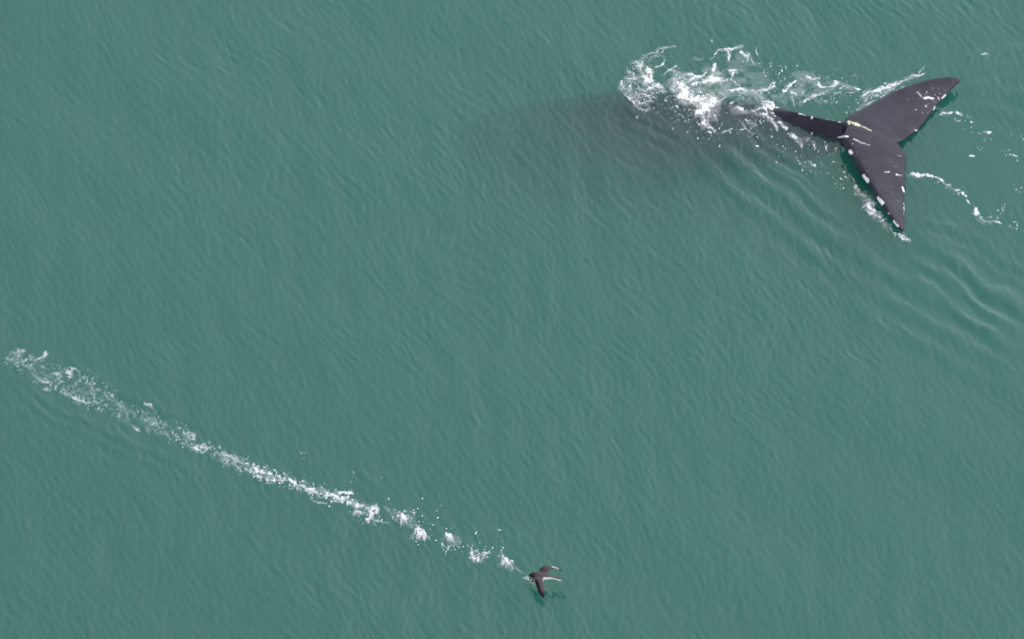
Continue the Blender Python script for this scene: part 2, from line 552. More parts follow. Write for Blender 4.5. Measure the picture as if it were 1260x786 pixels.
def build_whale():
    bt = interp(BODY, np.linspace(0, 1, 110)); bt[:, 1] += bt[:, 4] * math.cos(DEP) / SCALE; bt[:, 2] -= bt[:, 4]
    c = G3(bt[:, 0], bt[:, 1], bt[:, 2])
    rings = []
    for i in range(len(c)):
        t = c[min(i + 1, len(c) - 1)] - c[max(i - 1, 0)]; t /= np.linalg.norm(t)
        side = np.cross(t, [0, 0, 1]); side /= np.linalg.norm(side); up = np.cross(side, t)
        ang = np.linspace(0, 2 * math.pi, 28, endpoint=False)
        ca, sa = np.cos(ang), np.sin(ang)
        # tail stock: keeled above and below
        keel = 1 - sstep(0.27, 0.41, i / len(c)); soft = sstep(.40, .58, i / len(c))
        wfac = 1 - 0.84 * keel * np.clip(sa, 0, 1) ** 1.15
        ex = 1 + 0.42 * soft
        ca = np.sign(ca) * np.abs(ca) ** ex * (1 + .3 * soft); sa = np.sign(sa) * np.abs(sa) ** ex
        rings.append(c[i] + np.outer(ca * bt[i, 3] * wfac, side) + np.outer(sa * bt[i, 4], up))
    body = loft(rings)
    ob = fuse('right_whale', [body, fluke_lobe(UP_LE, UP_TE), fluke_lobe(LO_LE, LO_TE)], 0.024, M_SKIN, 6, 0.5)
    me = ob.data
    v = coords(me); nrm = normals(me); px, py = P(v)
    top = nrm[:, 2] > -0.25
    scar = np.zeros(len(v)); lice = np.zeros(len(v))
    wob = 1.6 * fbm(v[:, 0] * 14, v[:, 1] * 14, 71)

    def stroke(dst, pts, wd, a=1.0):
        dd, _, _ = seg_dist(px, py, pts)
        f = a * (1 - sstep(wd * 0.55, wd * 1.1, dd + wob * min(wd, .9)))
        np.maximum(dst, np.where(top, f, 0), out=dst)
    # pale patches along the leading edge of the near lobe
    stroke(scar, [(1045.6, 186), (1047.6, 188)], 2.5)
    stroke(scar, [(1063, 217.5), (1067, 222.5)], 3.2)
    stroke(scar, [(1081, 245), (1085, 250)], 2.8)
    stroke(scar, [(1099.5, 272.5), (1104.5, 278.5)], 1.7)
    stroke(scar, [(1089, 262), (1094, 263)], 1.0, .9)
    stroke(scar, [(1029, 169.3), (1044, 167.6)], 1.1, .95)
    stroke(scar, [(1050, 171), (1058, 175), (1070, 179)], 0.7, .55)
    stroke(scar, [(1089, 212), (1094, 211.5)], 1.1, .8); stroke(scar, [(1103, 215), (1109, 216)], 1.0, .9)
    stroke(scar, [(1110.5, 231), (1113, 236)], 1.1, .9); stroke(scar, [(1113, 250), (1113, 265)], 0.9, .8)
    # far lobe
    stroke(scar, [(1137, 121), (1142, 120.5), (1147.5, 122)], 1.25, .9)
    stroke(scar, [(1128, 112), (1132, 117), (1135, 120)], 0.5, .5)
    stroke(scar, [(1150, 132), (1149, 137)], 1.1, .9); stroke(scar, [(1160, 121), (1164, 117)], .9, .8)
    stroke(scar, [(1126, 160.5), (1130, 161.5)], 1.3, .9); stroke(scar, [(1116, 122), (1118, 124)], .6, .5)
    r = np.random.default_rng(5)
    for _ in range(30):
        a = r.random(); b = r.random()
        cx, cyy = 1137 + 26 * a - 12 * b, 104 + 8 * a + 34 * b
        stroke(scar, [(cx, cyy), (cx + r.normal(0, 1), cyy + r.normal(0, 1))], 0.35 + .35 * r.random(), .55 * r.random())
    for _ in range(14):
        cx, cyy = 1050 + 62 * r.random(), 172 + 80 * r.random()
        stroke(scar, [(cx, cyy), (cx + r.normal(0, 2), cyy + r.normal(0, 1))], 0.3 + .3 * r.random(), .35 * r.random())
    # pale streaks along the ridge of the tail stock
    for x, y, x2, y2, wd, a in ((984, 140, 986, 141, .8, .8), (999, 145, 1001, 141, 1.1, .95), (1015, 143, 1018, 147, 1.0, .9), (988, 141, 992, 143, .6, .6)):
        stroke(scar, [(x, y), (x2, y2)], wd, a)
    for x, y, wd in ((1026, 147, 1.4), (1032, 148, 2.3), (1034, 147, 1.6), (1044, 150, 2.2), (1048, 151, 1.4), (1053, 153, 2.4), (1056, 154.5, 1.5)):
        stroke(lice, [(x, y), (x + 1.5, y + .8)], wd, .95)
    stroke(lice, [(1057, 155), (1064, 157), (1072, 161)], 0.8, .6)
    set_attr(me, 'scar', scar); set_attr(me, 'lice', lice)
    return tag(ob, 'dark grey whale diving, broad notched tail flukes clear of the water and body submerged', 'whale')


build_whale()


# ------------------------------------------------------------------ the bird
def wing(ROWS, th0, n=26):
    """rows: leading px,py,z, trailing px,py,z root to tip."""
    r = interp(ROWS, np.linspace(0, 1, n)); r[:, 2] *= ZS; r[:, 5] *= ZS
    a = G3(r[:, 0], r[:, 1], r[:, 2]); b = G3(r[:, 3], r[:, 4], r[:, 5])
    rings = []
    for i in range(n):
        u = np.linspace(0, 1, 10); t = i / (n - 1)
        ch = b[i] - a[i]
        nr = np.array([0, 0, 1.0])
        th = th0 * (1 - 0.75 * t)
        prof = th * (0.22 + np.sqrt(u) * (1 - u) * 1.6)
        mid = a[i] + np.outer(u, ch); mid[:, 2] += 0.10 * np.linalg.norm(ch) * np.sin(u * math.pi)
        top = mid + np.outer(prof, nr) * .5; bot = mid - np.outer(prof, nr) * .5
        rings.append(np.concatenate([top, bot[::-1]]))
    return loft(rings)


def build_bird():
    # axis from tail to head: px, py, z, half width, half height
    AX = [(651.2, 706.6, .33, .022, .014), (653, 706.8, .335, .05, .026), (656, 707, .34, .075, .05), (660, 707.4, .35, .098, .076), (665, 708, .36, .108, .088),
          (670, 708.6, .37, .098, .082), (674.5, 709.2, .375, .068, .062), (678.5, 709.9, .375, .042, .044), (682.5, 710.8, .37, .031, .034), (686, 711.6, .365, .03, .034),
          (688.6, 712.3, .36, .036, .04), (690.4, 712.9, .355, .03, .034), (691.3, 713.2, .352, .014, .018)]
    r = interp(AX, np.linspace(0, 1, 60)); r[:, 2] *= ZS; r[:, 3:5] *= 1.02; c = G3(r[:, 0], r[:, 1], r[:, 2]); rings = []
    for i in range(len(c)):
        t = c[min(i + 1, len(c) - 1)] - c[max(i - 1, 0)]; t /= np.linalg.norm(t)
        side = np.cross(t, [0, 0, 1]); side /= np.linalg.norm(side); up = np.cross(side, t)
        an = np.linspace(0, 2 * math.pi, 18, endpoint=False)
        rings.append(c[i] + np.outer(np.cos(an) * r[i, 3], side) + np.outer(np.sin(an) * r[i, 4], up))
    near = [(669.8, 708.5, .40, 658, 708.5, .385), (669.3, 713, .39, 657.6, 712, .37), (669.4, 717.5, .36, 658.6, 716.4, .345), (669.6, 722, .31, 660.2, 721, .30), (670.2, 727, .25, 661.6, 726.5, .24),
            (670.5, 731.5, .19, 664.0, 731.4, .185), (670.2, 734, .155, 666.8, 734.2, .155), (669.8, 735.8, .14, 669.0, 735.8, .14)]
    far = [(673, 707, .41, 662, 706, .39), (674.5, 703.5, .47, 662.8, 702.5, .46), (676.5, 699.8, .53, 665, 698.8, .52), (679.5, 696.6, .56, 669.5, 696.0, .56),
           (683.5, 696.6, .55, 676.5, 699.6, .53), (687.5, 698.6, .52, 682.0, 700.0, .50), (690.6, 700.6, .48, 687.4, 701.6, .47), (692.8, 702.6, .44, 692.2, 702.8, .44)]
    ob = fuse('water_bird', [loft(rings), wing(near, 0.045), wing(far, 0.045)], 0.0075, M_BIRD, 2, 0.5)
    me = ob.data; v = coords(me); nrm = normals(me); px, py = P(v)
    pale = np.zeros(len(v)); dark = np.zeros(len(v))
    axis_y = np.interp(px, r[:, 0], r[:, 1])
    # white front of neck, throat and belly (lower flank)
    below = py - axis_y
    fr = sstep(667, 671, px)
    onbody = (np.abs(below) < 6)
    pale = np.where(onbody & (px > 666), fr * np.where(px > 675, sstep(-.15, .35, below), sstep(0.5, 1.3, below)), 0)
    pale = np.maximum(pale, np.where((nrm[:, 2] < -0.35), 0.8, 0))
    dd, _, _ = seg_dist(px, py, [(679.5, 696.6), (683.5, 697.8), (687, 699.4)])
    pale = np.maximum(pale, 0.6 * (1 - sstep(.3, 1.1, dd)))
    # dark tail, flight feathers and primaries
    dark = np.maximum(dark, (1 - sstep(654, 662, px)) * (np.abs(below) < 7))
    d2, _, _ = seg_dist(px, py, [(659, 713), (661, 720), (663, 727), (667, 733.5), (669.5, 735.5)])
    dark = np.maximum(dark, (py > 713) * (1 - sstep(1.8, 4.2, d2)))
    dark = np.maximum(dark, 0.9 * sstep(724, 732, py))
    dark = np.maximum(dark, ((py < 704) * (1 - sstep(666, 673, px)) * sstep(703.5, 699, py)) * .8)
    dark = np.maximum(dark, (py < 705) * sstep(686.5, 690.5, px) * .9)
    set_attr(me, 'pale', pale); set_attr(me, 'dark', dark)
    tag(ob, 'dark brown long-necked diving bird with white throat, wings spread, taking off across the water', 'bird')
    # bill
    tip = G3(693.6, 714.2, .345 * ZS); base = G3(690.6, 713.0, .353 * ZS); n = 8; rr = []
    for k in range(7):
        t = k / 6; p = base + (tip - base) * t; a = np.linspace(0, 2 * math.pi, n, endpoint=False); rad = .016 * (1 - t) ** .8 + .002
        rr.append(p + np.stack([0 * a, np.cos(a) * rad * .7, np.sin(a) * rad], 1))
    vv, ff = loft(rr); mesh_obj('bill', vv, ff, M_BILL, ob)
    # two legs trailing below the tail, webbed feet paddling at the surface
    for fx, fy, hx, hy in ((655.2, 714.2, 657, 709.4), (652.2, 711.6, 654.8, 707.8)):
        hip = G3(hx, hy, .30 * ZS); foot = G3(fx, fy, .03); rr = []
        knee = (hip + foot) / 2 + np.array([-.03, 0, .02])
        for p, rad in ((hip, .016), (knee, .011), (foot, .009)):
            a = np.linspace(0, 2 * math.pi, 8, endpoint=False)
            rr.append(p + np.stack([np.cos(a) * rad, np.sin(a) * rad, 0 * a], 1))
        vv, ff = loft(rr)
        web = foot + np.array([[-.02, .01, .006], [.085, .05, -.012], [.1, .0, -.015], [.085, -.05, -.012], [-.02, -.01, .006]])
        web2 = web - np.array([0, 0, .008]); o = len(vv)
        vv = np.concatenate([vv, web, web2]); ff = ff + [tuple(o + q for q in range(5)), tuple(o + 5 + q for q in range(4, -1, -1))] + [(o + q, o + 5 + q, o + 5 + (q + 1) % 5, o + (q + 1) % 5) for q in range(5)]
        mesh_obj('leg', vv, ff, M_FOOT, ob, smooth=False)
    return ob


build_bird()


# ------------------------------------------------------------------ foam
CELL = 0.55


def foam(name, bbox, field, height=0.012, hpow=1.0, lift=0.006, parent=None, minc=0.04):
    """field(px, py, x, y) -> cover 0..~1.5; cells with cover become a relief skin of foam on the water."""
    x0, y0, x1, y1 = bbox
    px = np.arange(x0, x1, CELL); py = np.arange(y0, y1, CELL)
    PX, PY = np.meshgrid(px, py)
    x, y, _ = G(PX, PY, 0.0)
    c = field(PX, PY, x, y)
    lump = 0.55 + 0.9 * np.abs(fbm(x * 9, y * 9, 91, 4)) + .25 * fbm(x * 30, y * 30, 95, 2)
    z = water_z(x, y) + lift + height * np.clip(c - 0.15, 0, 2) ** hpow * lump
    keep = (c[:-1, :-1] > minc) | (c[1:, 1:] > minc) | (c[1:, :-1] > minc) | (c[:-1, 1:] > minc)
    idx = np.arange(PX.size).reshape(PX.shape)
    F = np.stack([idx[1:, :-1], idx[1:, 1:], idx[:-1, 1:], idx[:-1, :-1]], -1)[keep]
    used = np.unique(F); mp = np.full(PX.size, -1); mp[used] = np.arange(len(used))
    V = np.stack([x.ravel(), y.ravel(), z.ravel()], 1)[used]
    return mesh_obj(name, V, mp[F], M_FOAM, parent, attrs={'cover': np.clip(c.ravel()[used], 0, 1)})


def strokes_field(STR, warp=1.6, rough=0.55, k=0, hal=.26):
    def f(PX, PY, x, y):
        wx = PX + warp * 2 * fbm(x * 3.2, y * 3.2, 101 + k) + warp * fbm(x * 9, y * 9, 103 + k); wy = PY + warp * 2 * fbm(x * 3.2, y * 3.2, 105 + k) + warp * fbm(x * 9, y * 9, 107 + k)
        tot = np.zeros(PX.shape)
        grain = fbm(x * 16, y * 16, 109 + k, 3) * 2
        ln = fbm(x * 5, y * 5, 117 + k, 2) * 2
        fine = fbm(x * 38, y * 38, 119 + k, 2) * 2
        for pts, wd, a in STR:
            xs = [p[0] for p in pts]; ys = [p[1] for p in pts]; m_ = wd * 4 + 8
            m = (PX > min(xs) - m_) & (PX < max(xs) + m_) & (PY > min(ys) - m_) & (PY < max(ys) + m_)
            if not m.any():
                continue
            dd, _, fr = seg_dist(wx[m], wy[m], pts)
            w2 = wd * (1 + 0.5 * ln[m]) * (0.55 + 0.45 * np.sin(np.clip(fr, .04, .96) * math.pi))
            c = a * (1 - sstep(0.0, 1.4, dd / np.maximum(w2, .25) + (rough + .15) * grain[m] + .4 * fine[m])) * np.clip(.8 + .55 * ln[m] + .3 * grain[m], .15, 1.1)
            halo = hal * a * (1 - sstep(.3, 2.6, dd / np.maximum(wd, .8) + .9 * ln[m])) * np.clip(.6 + .7 * grain[m], 0, 1)
            tot[m] = np.maximum(tot[m], np.maximum(c, halo))
        return tot
    return f


def specks_field(pts, k=0):
    """pts rows: px, py, radius px, cover, stretch dx, dy"""
    def f(PX, PY, x, y):
        tot = np.zeros(PX.shape)
        x0, y0 = PX[0, 0], PY[0, 0]
        n = fbm(x * 14, y * 14, 131 + k, 2)
        for q in pts:
            cx, cyy, rad, a = q[:4]
            i0 = max(int((cx - x0 - rad * 4) / CELL), 0); i1 = min(int((cx - x0 + rad * 4) / CELL) + 2, PX.shape[1])
            j0 = max(int((cyy - y0 - rad * 4) / CELL), 0); j1 = min(int((cyy - y0 + rad * 4) / CELL) + 2, PX.shape[0])
            if i1 <= i0 or j1 <= j0:
                continue
            sl = (slice(j0, j1), slice(i0, i1))
            dx = PX[sl] - cx; dy = PY[sl] - cyy
            st = q[4] if len(q) > 4 else 1.0; an = q[5] if len(q) > 5 else 0.0
            u = (dx * math.cos(an) + dy * math.sin(an)) / st; v = -dx * math.sin(an) + dy * math.cos(an)
            c = a * (1 - sstep(.1, 1.25, np.hypot(u, v) / rad + .9 * n[sl]))
            tot[sl] = np.maximum(tot[sl], c)
        return tot
    return f


def poly_mask(PX, PY, poly, soft):
    """Soft inside mask of a polygon in pixels."""
    poly = np.asarray(poly, float); inside = np.zeros(PX.shape, bool); n = len(poly)
    for i in range(n):
        x1, y1 = poly[i]; x2, y2 = poly[(i + 1) % n]
        cnd = ((y1 > PY) != (y2 > PY)) & (PX < (x2 - x1) * (PY - y1) / (y2 - y1 + 1e-12) + x1)
        inside ^= cnd
    dd, _, _ = seg_dist(PX, PY, np.vstack([poly, poly[:1]]))
    return sstep(-soft, soft, np.where(inside, dd, -dd))


def maxf(*fs):
    return lambda PX, PY, x, y: np.maximum.reduce([f(PX, PY, x, y) for f in fs])


def rand_specks(n, line, spread, rmin, rmax, cmin, cmax, seed, ang=None):
    r = np.random.default_rng(seed); pts = resample(line, 200); out = []
    for _ in range(n):
        p = pts[r.integers(200)]
        rad = .8 * (rmin + (rmax - rmin) * r.random() ** 2.6)
        out.append((p[0] + r.normal(0, spread), p[1] + r.normal(0, spread * .7), rad, cmin * .7 + (cmax - cmin * .7) * r.random() ** 1.6, 1 + 1.2 * r.random(), (ang if ang is not None else r.random() * 3.1) + r.normal(0, .4)))
    return out


# oval of lace where the water closes over the whale's back
def lace_oval(PX, PY, x, y):
    poly = [(764, 103), (768, 92), (777, 81), (787, 73), (795, 78), (801, 86), (805, 97), (803, 105), (814, 106), (818, 112), (806, 116), (808, 128), (806, 138), (798, 141), (788, 136), (778, 124), (769, 117), (764, 110)]
    wx = PX + 5 * fbm(x * 3, y * 3, 141); wy = PY + 5 * fbm(x * 3, y * 3, 143)
    m = poly_mask(wx + 5 * fbm(x * 9, y * 9, 157), wy + 5 * fbm(x * 9, y * 9, 159), poly, 5)
    lx = x + .09 * fbm(x * 6, y * 6, 145); ly = y + .09 * fbm(x * 6, y * 6, 147)
    e1 = lace(lx * 5.0, ly * 4.2, 1); e2 = lace(lx * 10, ly * 8, 2)
    th = np.maximum(1 - sstep(.0, .17, e1), .5 * (1 - sstep(.0, .17, e2)))
    br = .55 + .8 * fbm(x * 4, y * 4, 149)
    c = th * (0.40 + br * .7) * (.65 + 1.2 * fbm(x * 16, y * 16, 153, 2)) + .05 + .2 * fbm(x * 5, y * 5, 155)
    c = c * .8 + .2 * sstep(.1, .5, fbm(x * 9, y * 9, 151, 3))
    return np.clip(m * c, 0, 1.2) * sstep(.05, .75, m)


ov = strokes_field([([(790, 74), (800, 66), (812, 60), (830, 57)], 1.0, .45), ([(798, 76), (806, 68), (816, 62)], .9, .4), ([(808, 83), (815, 81), (818, 76)], 1.3, .7), ([(818, 93), (826, 87), (832, 82)], 1.2, .6),
                    ([(806, 70), (818, 70)], .8, .4), ([(804, 105), (814, 107), (817, 111), (813, 112)], 1.6, .9), ([(788, 97), (796, 101), (803, 101)], 2.4, 1.0), ([(797, 84), (802, 92), (801, 101)], 2.6, .9), ([(764, 102), (766, 113)], 1.8, .9),
                    ([(770, 118), (780, 128), (790, 138)], 1.3, .6)], k=3)
sp_ov = specks_field(rand_specks(170, [(800, 115), (830, 130), (862, 150), (880, 168)], 13, .5, 1.6, .3, .95, 31, .45), 1)
o = foam('foam_patch', (750, 48, 900, 200), maxf(lace_oval, ov, sp_ov), height=.012)
tag(o, 'oval lacy white foam patch over the submerged whale, left of the churning boil', 'foam', kind='stuff')

# churning boil
boil_s = strokes_field([
    ([(833, 101), (838, 108), (842, 117), (850, 124)], 7.0, 1.6), ([(842, 112), (852, 121), (862, 128), (872, 131)], 5.6, 1.6), ([(862, 124), (872, 126), (878, 124)], 6.0, 1.6), ([(868, 132), (876, 130)], 4.5, 1.2),
    ([(836, 102), (846, 99), (856, 97), (860, 95)], 3.6, 1.2), ([(853, 104), (864, 102), (874, 99), (884, 97)], 3.2, 1.2), ([(874, 97), (880, 92), (887, 97)], 3.8, 1.1), ([(879, 94), (878, 86), (879, 81)], 2.6, .9),
    ([(858, 98), (866, 92), (870, 88)], 1.6, .7), ([(858, 138), (866, 135), (873, 138)], 4.2, 1.2), ([(862, 138), (868, 146), (867, 153), (873, 159)], 2.0, .95), ([(874, 138), (872, 144), (870, 152)], 1.3, .6), ([(835, 96), (842, 91), (852, 92), (858, 96)], 1.5, .55),
    ([(845, 122), (854, 131), (857, 134)], 1.8, .7), ([(866, 156), (875, 161)], 1.8, .9), ([(875, 128), (884, 124), (891, 117)], 1.2, .6)], warp=2.2, rough=.3, k=7)


def milk(PX, PY, x, y):
    PX = PX + 16 * fbm(x * 1.7, y * 1.7, 163); PY = PY + 14 * fbm(x * 1.7, y * 1.7, 165)
    a = np.exp(-(((PX - 872) / 15) ** 2 + ((PY - 109) / 8) ** 2)) * .55 + np.exp(-(((PX - 880) / 10) ** 2 + ((PY - 136) / 10) ** 2)) * .35 + np.exp(-(((PX - 838) / 12) ** 2 + ((PY - 103) / 10) ** 2)) * .3
    return a * np.clip(.45 + 1.5 * fbm(x * 3, y * 3, 161), 0, 1.2) * .7


o = foam('foam_boil', (815, 74, 905, 172), maxf(boil_s, milk), height=.035)
tag(o, 'thick bright white churned foam boil above the whale where its back slid under', 'foam', kind='stuff')

# strings of foam beyond the tail stock
STR_N = [
    ([(902, 112), (915, 110), (925, 113), (937, 118), (936, 125), (950, 129), (960, 134)], 2.1, 1.0), ([(925, 113), (937, 113), (946, 109), (952, 103)], 1.6, .9), ([(953, 107), (945, 112), (935, 116)], 1.2, .8),
    ([(963, 113), (969, 107), (974, 101)], 1.8, .9), ([(974, 101), (986, 100), (994, 100)], 1.1, .7), ([(995, 97), (1004, 97)], 2.0, .95), ([(1003, 99), (1010, 105), (1020, 106)], 1.0, .7), ([(1020, 105), (1028, 103), (1035, 106)], 2.0, .95),
    ([(1033, 109), (1042, 107), (1048, 109), (1056, 111)], 1.6, .9), ([(988, 127), (997, 120), (1004, 118), (1013, 114), (1025, 109)], 1.3, .75), ([(974, 119), (975, 130)], 1.0, .7), ([(972, 112), (979, 116)], 2.0, .8),
    ([(935, 125), (942, 131), (952, 134)], 2.4, .9), ([(893, 60), (902, 61), (911, 59)], 1.6, .95), ([(896, 61), (898, 67), (896, 74)], 1.6, .9), ([(912, 66), (921, 72)], 1.6, .9), ([(921, 67), (920, 74)], 1.4, .9),
    ([(875, 73), (879, 66), (884, 61), (893, 59)], .8, .6), ([(855, 73), (863, 73)], .9, .6), ([(929, 60), (934, 69)], .8, .5), ([(897, 86), (902, 90), (901, 96)], 1.6, .8), ([(888, 98), (898, 97), (906, 101), (911, 106)], .9, .7),
    ([(884, 116), (890, 117)], 1.3, .7), ([(924, 74), (929, 81)], .8, .5), ([(897, 127), (905, 125)], 1.0, .5), ([(981, 117), (988, 115)], 1.1, .7), ([(1026, 117), (1034, 114)], 1.0, .6), ([(1040, 115), (1052, 114)], .8, .5)]
SP_N = rand_specks(120, [(878, 62), (915, 80), (950, 90), (985, 98), (1010, 110)], 11, .4, 1.4, .35, .95, 41) + rand_specks(120, [(900, 120), (950, 118), (1000, 120), (1050, 118)], 8, .4, 1.2, .3, .8, 42) + \
    rand_specks(30, [(1000, 92), (1055, 100)], 5, .4, 1.0, .4, .9, 43)


def aerated(PX, PY, x, y):
    wx = PX + 26 * fbm(x * 1.3, y * 1.3, 201); wy = PY + 22 * fbm(x * 1.3, y * 1.3, 203)
    a = np.exp(-(((wx - 905) / 42) ** 2 + ((wy - 108) / 22) ** 2)) * .20 + np.exp(-(((wx - 985) / 50) ** 2 + ((wy - 115) / 15) ** 2)) * .13
    return a * np.clip(.7 + 1.6 * fbm(x * 5, y * 5, 205), 0, 1.4)


o = foam('foam_strings', (850, 44, 1066, 142), maxf(strokes_field(STR_N, warp=1.8, k=11), specks_field(SP_N, 5), aerated), height=.012)
tag(o, 'broken strings and flecks of foam along the far side of the tail stock', 'foam', kind='stuff')

# splashes running over the tail stock and down the wake
STR_S = [([(905, 134), (912, 136), (917, 140)], 1.5, .8), ([(938, 128), (943, 137), (942, 143)], 1.3, .8), ([(934, 141), (943, 143), (950, 147), (954, 153), (957, 160)], 1.5, .95), ([(960, 151), (968, 159)], 1.4, .95), ([(971, 165), (978, 169), (984, 174), (988, 180)], 1.4, .95),
         ([(925, 136), (930, 142)], 1.1, .7), ([(919, 149), (927, 155), (931, 155)], 1.3, .75), ([(888, 164), (895, 163), (899, 160)], 1.2, .75), ([(909, 161), (916, 159)], 1.1, .7), ([(912, 154), (918, 160), (925, 167)], 1.0, .6), ([(961, 144), (971, 143)], 1.2, .9),
         ([(999, 158), (999, 166)], 1.0, .8), ([(990, 174), (996, 172)], 1.1, .7), ([(1001, 176), (1003, 183)], 1.1, .7), ([(943, 134), (936, 133), (930, 136)], 1.2, .7), ([(998, 200), (1003, 204)], 1.3, .7), ([(1015, 179), (1017, 184)], .9, .6), ([(948, 139), (956, 141)], 1.0, .6)]
SP_S = rand_specks(110, [(905, 150), (940, 172), (975, 195), (1010, 210), (1045, 232)], 8, .4, 1.4, .35, .9, 51, .6) + rand_specks(60, [(990, 178), (1020, 190), (1040, 205)], 8, .4, 1.2, .3, .8, 52) + \
    rand_specks(60, [(905, 138), (945, 150), (975, 165)], 9, .4, 1.3, .4, .9, 53, .6)
o = foam('foam_flecks', (880, 122, 1062, 262), maxf(strokes_field(STR_S, warp=1.5, k=17), specks_field(SP_S, 7)), height=.012)
tag(o, 'scattered flecks and threads of foam sliding over the submerged tail stock towards the near fluke', 'foam', kind='stuff')

# along the far fluke
STR_F = [([(1060, 120), (1068, 115), (1076, 113), (1086, 109), (1096, 107), (1105, 103)], 2.2, .95), ([(1104, 104), (1113, 100), (1122, 96), (1136, 92)], 1.4, .85), ([(1132, 90), (1136, 86), (1138, 83)], .8, .5), ([(1062, 128), (1070, 120), (1082, 117)], 1.3, .6),
         ([(1084, 118), (1092, 113), (1100, 109)], 1.2, .65), ([(1056, 138), (1066, 130), (1074, 126)], 1.5, .5), ([(1108, 109), (1116, 108)], .9, .6)]
SP_F = rand_specks(140, [(1045, 140), (1060, 130), (1080, 117), (1110, 103)], 5, .4, 1.2, .3, .75, 61, -.5)
o = foam('foam_streak', (1038, 78, 1145, 150), maxf(strokes_field(STR_F, warp=1.6, k=23), specks_field(SP_F, 9)), height=.012)
tag(o, 'white foam streak along the leading edge of the far tail fluke', 'foam', kind='stuff')

# below the near fluke
STR_L = [([(1053, 230), (1056, 235), (1062, 240)], 2.0, .7), ([(1062, 240), (1067, 246), (1071, 252)], 3.6, .75), ([(1067, 255), (1073, 258), (1077, 264)], 4.6, .95), ([(1077, 264), (1083, 268), (1087, 272)], 2.4, .85), ([(1079, 257), (1086, 266)], 1.2, .5),
         ([(1089, 275), (1093, 279), (1096, 282)], 2.2, .45), ([(1101, 287), (1107, 291), (1112, 294), (1118, 297)], 1.7, .6), ([(1050, 238), (1054, 238)], 1.0, .5), ([(1045, 215), (1050, 223)], 1.2, .4)]
SP_L = rand_specks(120, [(1050, 225), (1060, 240), (1072, 258), (1088, 273), (1112, 294)], 3.8, .35, 1.1, .3, .8, 71)
o = foam('foam_wash', (1035, 205, 1130, 305), maxf(strokes_field(STR_L, warp=1.8, rough=.9, k=29), specks_field(SP_L, 11)), height=.012)
tag(o, 'ragged white foam wash beside the leading edge of the near tail fluke', 'foam', kind='stuff')

# behind the flukes: curved string
STR_R = [([(1119, 215), (1125, 215), (1131, 217), (1138, 217)], 2.0, 1.0), ([(1141, 217), (1149, 218.5)], 1.5, .95), ([(1151, 219), (1157, 221), (1161, 226)], 1.1, .85), ([(1164, 228), (1170, 229)], 1.3, .9), ([(1175, 234), (1181, 234)], 1.3, .9), ([(1184, 237), (1190, 242)], 1.5, .9),
         ([(1191, 246), (1195, 250)], 1.2, .85), ([(1201, 256), (1202, 265)], 2.5, 1.0), ([(1206, 269), (1213, 273), (1219, 273)], 2.3, 1.0), ([(1218, 272), (1225, 273), (1231, 275.5)], 1.2, .95)]
SP_R = rand_specks(26, [(1150, 222), (1165, 232), (1190, 246)], 3, .4, 1.1, .4, .9, 81) + rand_specks(22, [(1210, 268), (1225, 268), (1236, 252)], 2.5, .5, 1.2, .5, .95, 82) + rand_specks(8, [(1240, 272), (1256, 284)], 4, .6, 1.3, .6, .95, 83) + rand_specks(5, [(1250, 236), (1258, 230)], 2, .8, 1.3, .7, .95, 84)
o = foam('foam_string', (1108, 200, 1262, 300), maxf(strokes_field(STR_R, warp=1.0, rough=.5, k=31, hal=.1), specks_field(SP_R, 13)), height=.012)
tag(o, 'thin curved string of foam trailing away behind the near tail fluke, thick at its end', 'foam', kind='stuff')

STR_Q = [([(1157, 141), (1161, 139), (1165, 139)], 1.8, .9), ([(1166, 140), (1172, 138)], 1.5, .85), ([(1177, 137), (1182, 139), (1183, 141)], 1.4, .85), ([(1210, 163), (1220, 163)], 1.3, .95), ([(1209, 69), (1216, 68.5)], 1.0, .8), ([(1154, 131), (1158, 135)], 1.2, .7), ([(1175, 149), (1179, 150)], 1.0, .8), ([(1193, 150), (1197, 151)], 1.0, .85),
         ([(1193, 193), (1198, 193)], 1.0, .8), ([(1243, 190), (1252, 193)], .9, .7)]
SP_Q = rand_specks(40, [(1150, 135), (1175, 142), (1200, 155), (1212, 178)], 6, .35, 1.1, .35, .9, 91) + rand_specks(20, [(1205, 186), (1235, 187), (1258, 196)], 4, .4, 1.2, .5, .95, 92) + rand_specks(8, [(1245, 168), (1258, 172)], 3, .5, 1.1, .5, .9, 93)
o = foam('foam_flecks', (1145, 62, 1262, 205), maxf(strokes_field(STR_Q, warp=1.0, rough=.5, k=37, hal=.1), specks_field(SP_Q, 15)), height=.012)
tag(o, 'sparse flecks of foam drifting off the trailing edge of the far tail fluke', 'foam', kind='stuff')

# ------------------------------------------------------------------ the bird's take-off trail
TRAIL = [(16, 441, 15), (34, 447, 20), (60, 458, 25), (100, 478, 26), (140, 499, 21), (175, 516, 17), (215, 533, 15), (260, 553, 13), (300, 572, 12), (340, 588, 11), (375, 600, 10), (405, 610, 9), (425, 614, 9), (440, 622, 6)]


